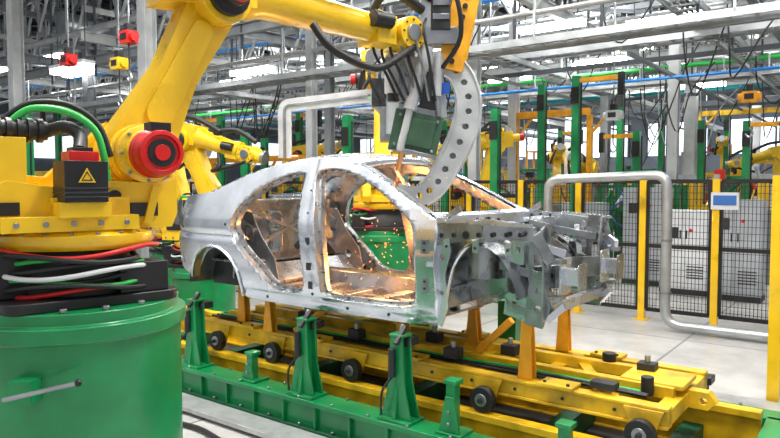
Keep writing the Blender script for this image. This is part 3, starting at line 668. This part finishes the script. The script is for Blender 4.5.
# ---------------------------------------------------------------- main gun (world xz plane at y=5)
def ribbon(path,wid,sub=5):
    P=[V((p.x,p.y)) for p in spline([(a,b,0) for a,b in path],sub)]
    n=len(P);L=[];R=[];ws=wid if callable(wid) else (lambda t:wid)
    for i,p in enumerate(P):
        t=(P[min(i+1,n-1)]-P[max(i-1,0)]).normalized(); q=V((-t.y,t.x))*ws(i/(n-1))/2
        L.append(tuple(p+q));R.append(tuple(p-q))
    return L+R[::-1],P
gy=4.98
g=G()
path=[(.34,2.86),(.49,2.80),(.575,2.64),(.58,2.46),(.52,2.27),(.43,2.1),(.34,1.95),(.22,1.87),(.05,1.90)]
out,P=ribbon(path,lambda t:.13+.08*math.sin(math.pi*min(1,t*1.05)))
hs=[circle2(P[i].x,P[i].y,.024,12) for i in range(5,len(P)-5,3)]
g.prism(out,hs,(0,gy,0),(1,0,0),(0,0,1),.06,'gun_alu')
out2,_=ribbon(path[1:7],.06); g.prism(out2,[],(0,gy+.055,0),(1,0,0),(0,0,1),.05,'steel')
for off in(-.085,.085):
    rim=[]
    n=len(P)
    for i in range(3,n-6):
        t=(P[i+1]-P[i-1]).normalized(); q=V((-t.y,t.x))*off; rim.append((P[i].x+q.x,gy-.035,P[i].y+q.y))
    g.tube(rim,.010,'gun_alu',6,1)
g.cyl((.06,gy,1.86),(.06,gy,1.98),.028,'copper'); g.cyl((.06,gy,1.98),(.06,gy,2.01),.018,'copper',.01)
g.bar((.60,gy-.03,3.50),(.44,gy-.03,2.80),.06,.19,'amber',up=(1,0,0))
g.bar((.66,gy+.02,3.50),(.53,gy+.02,2.86),.04,.08,'robot_yellow',up=(1,0,0))
for k in range(8): p=V((.59,gy-.075,3.42)).lerp(V((.455,gy-.075,2.86)),k/7); g.cyl(p,p+V((0,.02,0)),.02,'black',n=10)
g.bx((.2,gy-.1,2.98),(.5,gy+.1,3.1),'steel'); g.bx((.30,gy-.12,3.08),(.44,gy+.12,3.5),'dark'); g.bx((.22,gy-.1,3.1),(.3,gy+.1,3.3),'alu')
for z in(3.15,3.25,3.35): g.bx((.31,gy-.13,z),(.43,gy-.12,z+.04),'steel')
R=Matrix.Rotation(math.radians(12),3,'Y')
g.box((.19,gy+.02,2.33),(.36,.24,.3),'gun_green',R); g.box((.20,gy+.02,2.50),(.28,.2,.05),'steel',R); g.box((.21,gy-.11,2.33),(.22,.02,.2),'gun_green',R)
for a in(-.14,.14):
    for b in(-.11,.11): q=R@V((a,-.125,b)); g.cyl(q+V((.19,gy+.02,2.33)),q+V((.19,gy+.005,2.33)),.012,'steel',n=6)
g.box((.19,gy-.12,2.18),(.3,.04,.03),'steel',R)
g.box((.16,gy,2.72),(.16,.16,.34),'alu',R); g.box((.3,gy-.05,2.64),(.12,.1,.26),'dark',R); g.box((.05,gy-.05,2.72),(.10,.14,.2),'steel',R)
g.cyl((.27,gy-.12,2.95),(.14,gy-.12,2.5),.05,'gun_alu'); g.cyl((.16,gy-.12,2.56),(.07,gy-.12,2.2),.028,'gun_alu'); g.cyl((.1,gy-.12,2.3),(.06,gy-.02,2.06),.02,'copper')
g.cyl((.36,gy-.1,2.9),(.34,gy-.1,2.6),.035,'gun_alu'); g.cyl((.34,gy-.1,2.6),(.36,gy-.1,2.45),.02,'steel')
g.cyl((.02,gy-.08,2.9),(.02,gy-.08,2.62),.06,'gun_alu'); g.cyl((.02,gy-.08,2.62),(.02,gy-.08,2.56),.04,'dark')
for k in range(5): g.cyl((-.02+.05*k,gy-.14,2.86-.03*k),(-.02+.05*k,gy-.02,2.86-.03*k),.02,'steel',n=8)
g.bar((.02,gy,2.86),(.38,gy,2.86),.12,.06,'gun_alu'); g.bar((.36,gy,2.86),(.40,gy,2.45),.08,.05,'alu'); g.bar((.1,gy,3.1),(.14,gy,2.86),.1,.1,'steel')
g.bx((.38,gy-.08,2.62),(.44,gy-.04,2.70),'hose_blue'); g.bx((-.02,gy-.06,3.06),(.12,gy+.06,3.2),'dark')
for i in range(7):
    a=random.uniform(-.06,.1); m=('rubber','rubber','dark','steel','rubber','steel','dark')[i]
    g.tube([(-.04+.05*i,gy-.14,3.15),(-.12+.06*i,gy-.22,2.95+a),(-.02+.05*i,gy-.2,2.75+a),(.06+.045*i,gy-.13,2.56)],.011,m,8)
g.tube([(.3,gy-.1,3.3),(.1,gy-.25,3.4),(-.12,gy-.2,3.2),(-.1,gy-.1,3.0)],.03,'rubber',8)
g.tube([(.3,gy-.12,3.45),(.45,gy-.28,3.3),(.5,gy-.24,3.0),(.38,gy-.12,2.8)],.018,'rubber',8)
g.obj('spot_welding_gun',Matrix.Identity(4),bevel=.006)
# second gun U frame on the far robot
g=G(); gy2=6.65
cp=[(-1.05,2.22),(-1.05,2.5),(-1.05,2.68),(-1.02,2.735),(-.95,2.75),(-.6,2.79),(-.26,2.83),(-.17,2.82),(-.02,2.66),(.12,2.48)]
out,P=ribbon(cp,.13,5)
g.prism(out,[circle2(P[i].x,P[i].y,.018,8) for i in range(2,len(P)-3,3)],(0,gy2,0),(1,0,0),(0,0,1),.05,'gun_alu')
rim1=[(p.x,gy2-.035,p.y) for p in P[:32]]
g.tube(rim1,.014,'steel',6,1)
g.cyl((-1.05,gy2,2.23),(-.92,gy2,2.23),.02,'copper')
g.box((.05,gy2,2.55),(.3,.26,.34),'steel'); g.box((-.05,gy2-.02,2.86),(.26,.24,.26),'dark'); g.cyl((.02,gy2-.16,2.95),(.02,gy2-.16,2.45),.06,'alu'); g.bar((-.05,gy2+.05,2.9),(-.06,gy2+.1,3.2),.16,.16,'steel')
for i in range(4): g.tube([(-.1+.07*i,gy2-.1,3.2),(-.2+.1*i,gy2-.25,3.0),(-.1+.07*i,gy2-.14,2.75)],.016,'rubber',8)
g.obj('spot_welding_gun',Matrix.Identity(4),bevel=.004)

# sparks
g=G()
rnd=random.Random(3)
c=V((1.15,.5,1.45))
for i in range(70):
    d=V((rnd.gauss(0,1),rnd.gauss(0,.5),rnd.gauss(-.1,.8))); d.normalize(); r=abs(rnd.gauss(0,.3))+.04
    p=c+d*r; p.z-=.25*r*r; l=.004+.018*rnd.random()
    if p.z<1.1 or p.y<-.03: continue
    g.bar(p,p+(d+V((0,0,-.5*r)))*l,.0034,.0034,'spark')
c2=V((1.55,.35,1.85))
for i in range(35):
    d=V((rnd.gauss(0,1),rnd.gauss(0,.5),rnd.gauss(-.5,.7))).normalized(); r=abs(rnd.gauss(0,.22))+.02; p=c2+d*r
    g.bar(p,p+d*(.004+.014*rnd.random()),.0030,.0030,'spark')
g.obj('welding_sparks',ST)
for nm,p,e in(('spark_glow',(1.15,.55,1.40),30),('spark_glow',(.45,.7,1.35),12),('spark_glow',(1.5,.7,1.25),14)):
    L=bpy.data.lights.new(nm,'POINT'); L.energy=e; L.color=(1,.38,.10); L.shadow_soft_size=.08
    lo=bpy.data.objects.new(nm,L); sc.collection.objects.link(lo); lo.matrix_world=ST@Matrix.Translation(p)

# ---------------------------------------------------------------- fences
def fence(p0,p1,n,name='safety_fence',h=2.03):
    g=G(); p0=V((*p0,0));p1=V((*p1,0)); d=(p1-p0).normalized(); step=(p1-p0)/n
    for i in range(n+1):
        p=p0+step*i; g.bar(p+V((0,0,.01)),p+V((0,0,h)),.09,.09,'robot_yellow',up=d); g.box(p+V((0,0,.008)),(.18,.18,.016),'robot_yellow')
    for i in range(n):
        a=p0+step*i+d*.06; b=p0+step*(i+1)-d*.06
        for z in(.16,1.08,h-.03): g.bar(a+V((0,0,z)),b+V((0,0,z)),.035,.055,'black')
        for q in(a,b): g.bar(q+V((0,0,.16)),q+V((0,0,h-.03)),.035,.055,'black',up=d)
        L=(b-a).length; k=int(L/.045)
        for j in range(1,k): q=a.lerp(b,j/k); g.bar(q+V((0,0,.16)),q+V((0,0,h-.03)),.007,.007,'black',up=d)
        z=.22
        while z<h-.05: g.bar(a+V((0,0,z)),b+V((0,0,z)),.006,.006,'black'); z+=.09
    g.obj(name,ST)
fence((-3.13,6.0),(4.55,6.0),8); fence((3.78,2.45),(3.78,5.9),4); fence((-13,6.0),(-5,6.0),6); fence((-13,-1.6),(-5.5,2.0),5); fence((-10,11.6),(4.5,11.9),12)
g=G()
g.tube([(.47,5.4,.0),(.47,5.4,.6),(.47,5.4,1.2),(.47,5.4,1.85),(.50,5.4,1.97),(.60,5.4,2.03),(.8,5.4,2.04),(1.4,5.4,2.06),(1.95,5.4,2.08),(2.08,5.4,2.05),(2.14,5.4,1.94),(2.15,5.4,1.6),(2.15,5.4,1.0),(2.15,5.4,.35),(2.18,5.4,.18),(2.3,5.4,.1),(2.6,5.4,.09),(3.7,5.4,.09)],.065,'alu',12,4)
for z in(.5,1.2): 
    for s in(.47,2.15): g.cyl((s,5.4,z),(s,5.4,z+.03),.075,'steel')
g.obj('cable_conduit_hoop',ST,smooth=60)

# ---------------------------------------------------------------- equipment behind the fence
def cabinet(s,w,sx=.8,sy=.5,h=2.0,m='cab',name='electrical_cabinet'):
    g=G(); g.bx((s-sx/2,w-sy/2,0),(s+sx/2,w+sy/2,.1),'dark'); g.bx((s-sx/2,w-sy/2,.1),(s+sx/2,w+sy/2,h),m)
    for k in(-1,1):
        c=s+k*sx/4; g.bx((c-sx/4+.015,w-sy/2-.02,.14),(c+sx/4-.015,w-sy/2,h-.04),m); g.bx((c-k*(sx/4-.05)-.01,w-sy/2-.04,1.0),(c-k*(sx/4-.05)+.01,w-sy/2-.02,1.15),'black')
    g.bx((s-sx*.35,w-sy/2-.03,h-.5),(s-sx*.1,w-sy/2-.02,h-.3),'dark')
    for k in range(5): g.bx((s+.06,w-sy/2-.026,.3+k*.05),(s+sx/2-.06,w-sy/2-.02,.32+k*.05),'dark')
    g.cyl((s+.12,w-sy/2-.02,h-.35),(s+.12,w-sy/2-.04,h-.35),.03,'red'); g.obj(name,ST,bevel=.006)
for s,w,h,m in((.7,9.6,1.9,'cab'),(2.45,8.7,1.7,'cab'),(-.4,9.2,1.6,'cab'),(3.6,9.4,1.9,'white'),(1.6,8.9,1.5,'white'),(-2.6,9.2,1.8,'white'),(-8.3,4.6,1.6,'cab'),(-3.7,7.4,1.5,'cab'),(-4.7,7.4,1.9,'white'),(3.2,13,2.2,'cab'),(2.2,13.4,2.2,'white'),(.4,14,2.2,'cab'),(-6.5,12.6,2.2,'white'),(-9,12.6,2.2,'cab')): cabinet(s,w,h=h,m=m)
def gcol(s,w,top,arm=None):
    g=G(); g.bx((s-.14,w-.14,0),(s+.14,w+.14,.02),'green'); g.bx((s-.065,w-.065,.02),(s+.065,w+.065,top),'green'); g.bx((s-.07,w-.09,top-.5),(s+.07,w-.065,top-.2),'black')
    if arm: g.bx((s,w-.04,top-.12),(s+arm,w+.04,top-.04),'amber'); g.bx((s-.045+arm,w-.05,top-.4),(s+.045+arm,w+.05,top),'black')
    g.cyl((s+.09,w,.4),(s+.09,w,top-.1),.015,'rubber',n=6)
    g.obj('green_support_post',ST)
def gw(u,d,top,arm=None):
    p=wl((u-390)/661*d,d,0); gcol(p.x,p.y,top,arm)
for u,d,t,a in((495,11,3.2,None),(575,12,3.9,.8),(541,13,3.9,None),(246,12,2.9,None),(348,11,3.1,None),(636,13,3.0,-.7),(619,15,4.2,None),(700,15,3.4,None),(745,13,3.2,.6),(222,14,3.4,-.8),(100,13,3.1,.8),(30,12,3.2,None),(445,14,3.3,.7),(468,16,3.6,None),(660,18,4,None),(60,17,4,-.8),(140,18,3.9,None),(560,19,3.5,.6),(300,17,3.8,.7),(265,15,3,None),(725,19,4,None)): gw(u,d,t,a)
def gantry(s0,s1,w,z,m='amber'):
    g=G(); g.bx((s0,w-.06,z-.07),(s1,w+.06,z+.07),m)
    n=max(1,int((s1-s0)/1.8))
    for i in range(n+1):
        s=s0+(s1-s0)*i/n; g.bx((s-.05,w-.05,0),(s+.05,w+.05,z-.07),m); g.bar((s,w,z-.5),(s+.4,w,z-.07),.05,.05,m)
    g.bx((s0,w-.03,z*.55-.03),(s1,w+.03,z*.55+.03),m)
    g.obj('yellow_gantry',ST)
gantry(-2.3,-.6,9.9,3.5); gantry(-12,-6,7.5,2.6); gantry(0,2.5,17,4.0,'skid_yellow'); gantry(-16,-8,14,3.0,'skid_yellow'); gantry(-12,-8.2,3.6,2.2,'skid_yellow'); gantry(-6.2,-4.6,12.3,3.4,'skid_yellow')
rr=random.Random(5)
def jig(s,w):
    g=G(); a=rr.uniform(.9,1.6); h=rr.uniform(1.3,2.6); m=rr.choice(['green','skid_yellow','cab','truss','teal','robot_yellow','green'])
    for x in(0,a):
        for y in(0,.7): g.bx((s+x-.05,w+y-.05,0),(s+x+.05,w+y+.05,h),m)
    for z in(h*.4,h*.75,h): g.bx((s-.05,w-.05,z-.07),(s+a+.05,w+.05,z),m); g.bx((s-.05,w+.65,z-.07),(s+a+.05,w+.75,z),m)
    for k in range(9):
        x=s+rr.uniform(0,a); y=w+rr.uniform(-.1,.7); z=rr.uniform(.3,h); q=rr.choice(['dark','steel','alu','red','robot_yellow','black','green','white'])
        r=rr.uniform(.03,.09)
        if rr.random()<.5: g.cyl((x,y,z),(x+rr.uniform(-.2,.2),y,z+rr.uniform(.15,.4)),r,q,n=10)
        else: g.bx((x-r*1.6,y-r,z),(x+r*1.6,y+r,z+rr.uniform(.1,.35)),q)
        g.bar((x,y,z),(x,w,h*.75),.03,.03,m)
    for k in range(3): g.tube([(s+rr.uniform(0,a),w,h),(s+rr.uniform(0,a),w-.15,h*.7),(s+rr.uniform(0,a),w-.1,h*.3)],.018,rr.choice(['rubber','hose_blue','rubber']),6,4)
    g.obj('tooling_fixture',ST)
for s in(-14,-12.2,-10.4,-8.8,-6.9,-5.3,-3.6,-1.9,-.3,1.2,2.9): 
    jig(s+rr.uniform(-.3,.3),rr.uniform(7.0,8.3) if s<-3 else rr.uniform(10.2,11.0)); jig(s+rr.uniform(-.5,.5),rr.uniform(12.8,14.6)); jig(s+rr.uniform(-.5,.5),rr.uniform(16,19))
rr=random.Random(11)
for i in range(34):
    s=rr.uniform(-20,4.5); w=rr.uniform(15.5,29)
    g=G(); a=rr.uniform(.8,2.2); h=rr.uniform(1.4,3.6); m=rr.choice(['cab','white','amber','green','truss','skid_yellow','truss_dk'])
    for x in(0,a):
        for y in(0,.8): g.bx((s+x-.04,w+y-.04,0),(s+x+.04,w+y+.04,h),m)
    for z in [h*k/3 for k in(1,2,3)]:
        g.bx((s-.04,w-.04,z-.05),(s+a+.04,w+.84,z),m)
        for k in range(3):
            if rr.random()<.7: b=rr.uniform(.15,.35); x=s+a*(k+.5)/3; g.bx((x-b/2,w+.1,z-h/3+.02 if z>h/3+.1 else .02),(x+b/2,w+.6,z-h/3+.02+b),rr.choice(['cab','white','dark','red','robot_yellow','green','steel']))
    g.obj('storage_rack',ST)
def hoist(u,d,z,m,name='chain_hoist',k=1.):
    p=wl((u-390)/661*d,d,0); g=G(); s,w=p.x,p.y
    g.bx((s-.11,w-.09,z-.09),(s+.11,w+.09,z+.09),m); g.cyl((s-.17,w,z),(s+.17,w,z),.07,m); g.cyl((s,w,z+.09),(s,w,7),.012,'steel',n=6); g.cyl((s,w,z-.09),(s,w,z-.5),.012,'dark',n=6)
    g.bx((s-.05,w-.05,z+.09),(s+.05,w+.05,z+.2),'black')
    g.tube([(s,w,z-.5),(s+.06,w,z-.6),(s,w,z-.66),(s-.05,w,z-.6)],.015,'steel',6); g.bx((s-.07,w-.10,z-.04),(s+.07,w-.09,z+.05),'black')
    g.obj(name,ST)
for a in((132,10,4.15,'red'),(122,10.5,3.85,'robot_yellow'),(72,11,4.0,'red'),(747,11,3.4,'amber'),(612,12,3.2,'white')): hoist(*a)
g=G()
for i in range(70):
    s=rr.uniform(-14,5); w=rr.uniform(5.5,16); z0=rr.choice([4.3,4.75,5.0]); L=rr.uniform(.6,1.9)
    g.tube([(s,w,z0),(s+.05,w,z0-L*.6),(s+rr.uniform(.1,.4),w,z0-L),(s+rr.uniform(.4,.9),w,z0-L*.4),(s+.9,w,z0)],.014,rr.choice(['rubber','rubber','dark','alu']),6,4)
g.obj('hanging_cables',ST)
g=G(); p=wl(4.15,8.4,0)
g.bx((p.x-.17,5.93,1.62),(p.x+.17,5.96,1.85),'white'); g.bx((p.x-.14,5.92,1.68),(p.x+.14,5.93,1.81),'sign_blue'); 
g.obj('notice_board',ST)
g=G(); g.cyl((-1.62,2.72,1.05),(-1.34,2.80,1.10),.010,'steel',n=8); g.sphere((-1.34,2.80,1.10),.016,'black'); g.box((-1.6,2.88,1.05),(.1,.14,.1),'green')
g.obj('clamp_lever',Matrix.Identity(4))

# ---------------------------------------------------------------- world & camera
w=bpy.data.worlds.new('World'); sc.world=w; w.use_nodes=True; nt=w.node_tree
bg=nt.nodes['Background']; tc=nt.nodes.new('ShaderNodeTexCoord'); sp=nt.nodes.new('ShaderNodeSeparateXYZ'); cr=nt.nodes.new('ShaderNodeValToRGB'); mr=nt.nodes.new('ShaderNodeMapRange')
mr.inputs['From Min'].default_value=-1; mr.inputs['From Max'].default_value=1
nt.links.new(tc.outputs['Generated'],sp.inputs[0]); nt.links.new(sp.outputs['Z'],mr.inputs['Value']); nt.links.new(mr.outputs['Result'],cr.inputs['Fac']); nt.links.new(cr.outputs['Color'],bg.inputs[0])
e=cr.color_ramp.elements; e[0].position=.40; e[0].color=(.12,.12,.12,1); e[1].position=.80; e[1].color=(1,.99,.97,1)
x=e.new(.53); x.color=(.33,.34,.36,1)
bg.inputs[1].default_value=1.12
cam=bpy.data.cameras.new('camera'); co=bpy.data.objects.new('camera',cam); sc.collection.objects.link(co)
cam.sensor_width=36; cam.lens=30.5; co.location=(0,0,1.95); co.rotation_euler=(math.radians(90-2.95),0,0); cam.clip_end=200
sc.camera=co
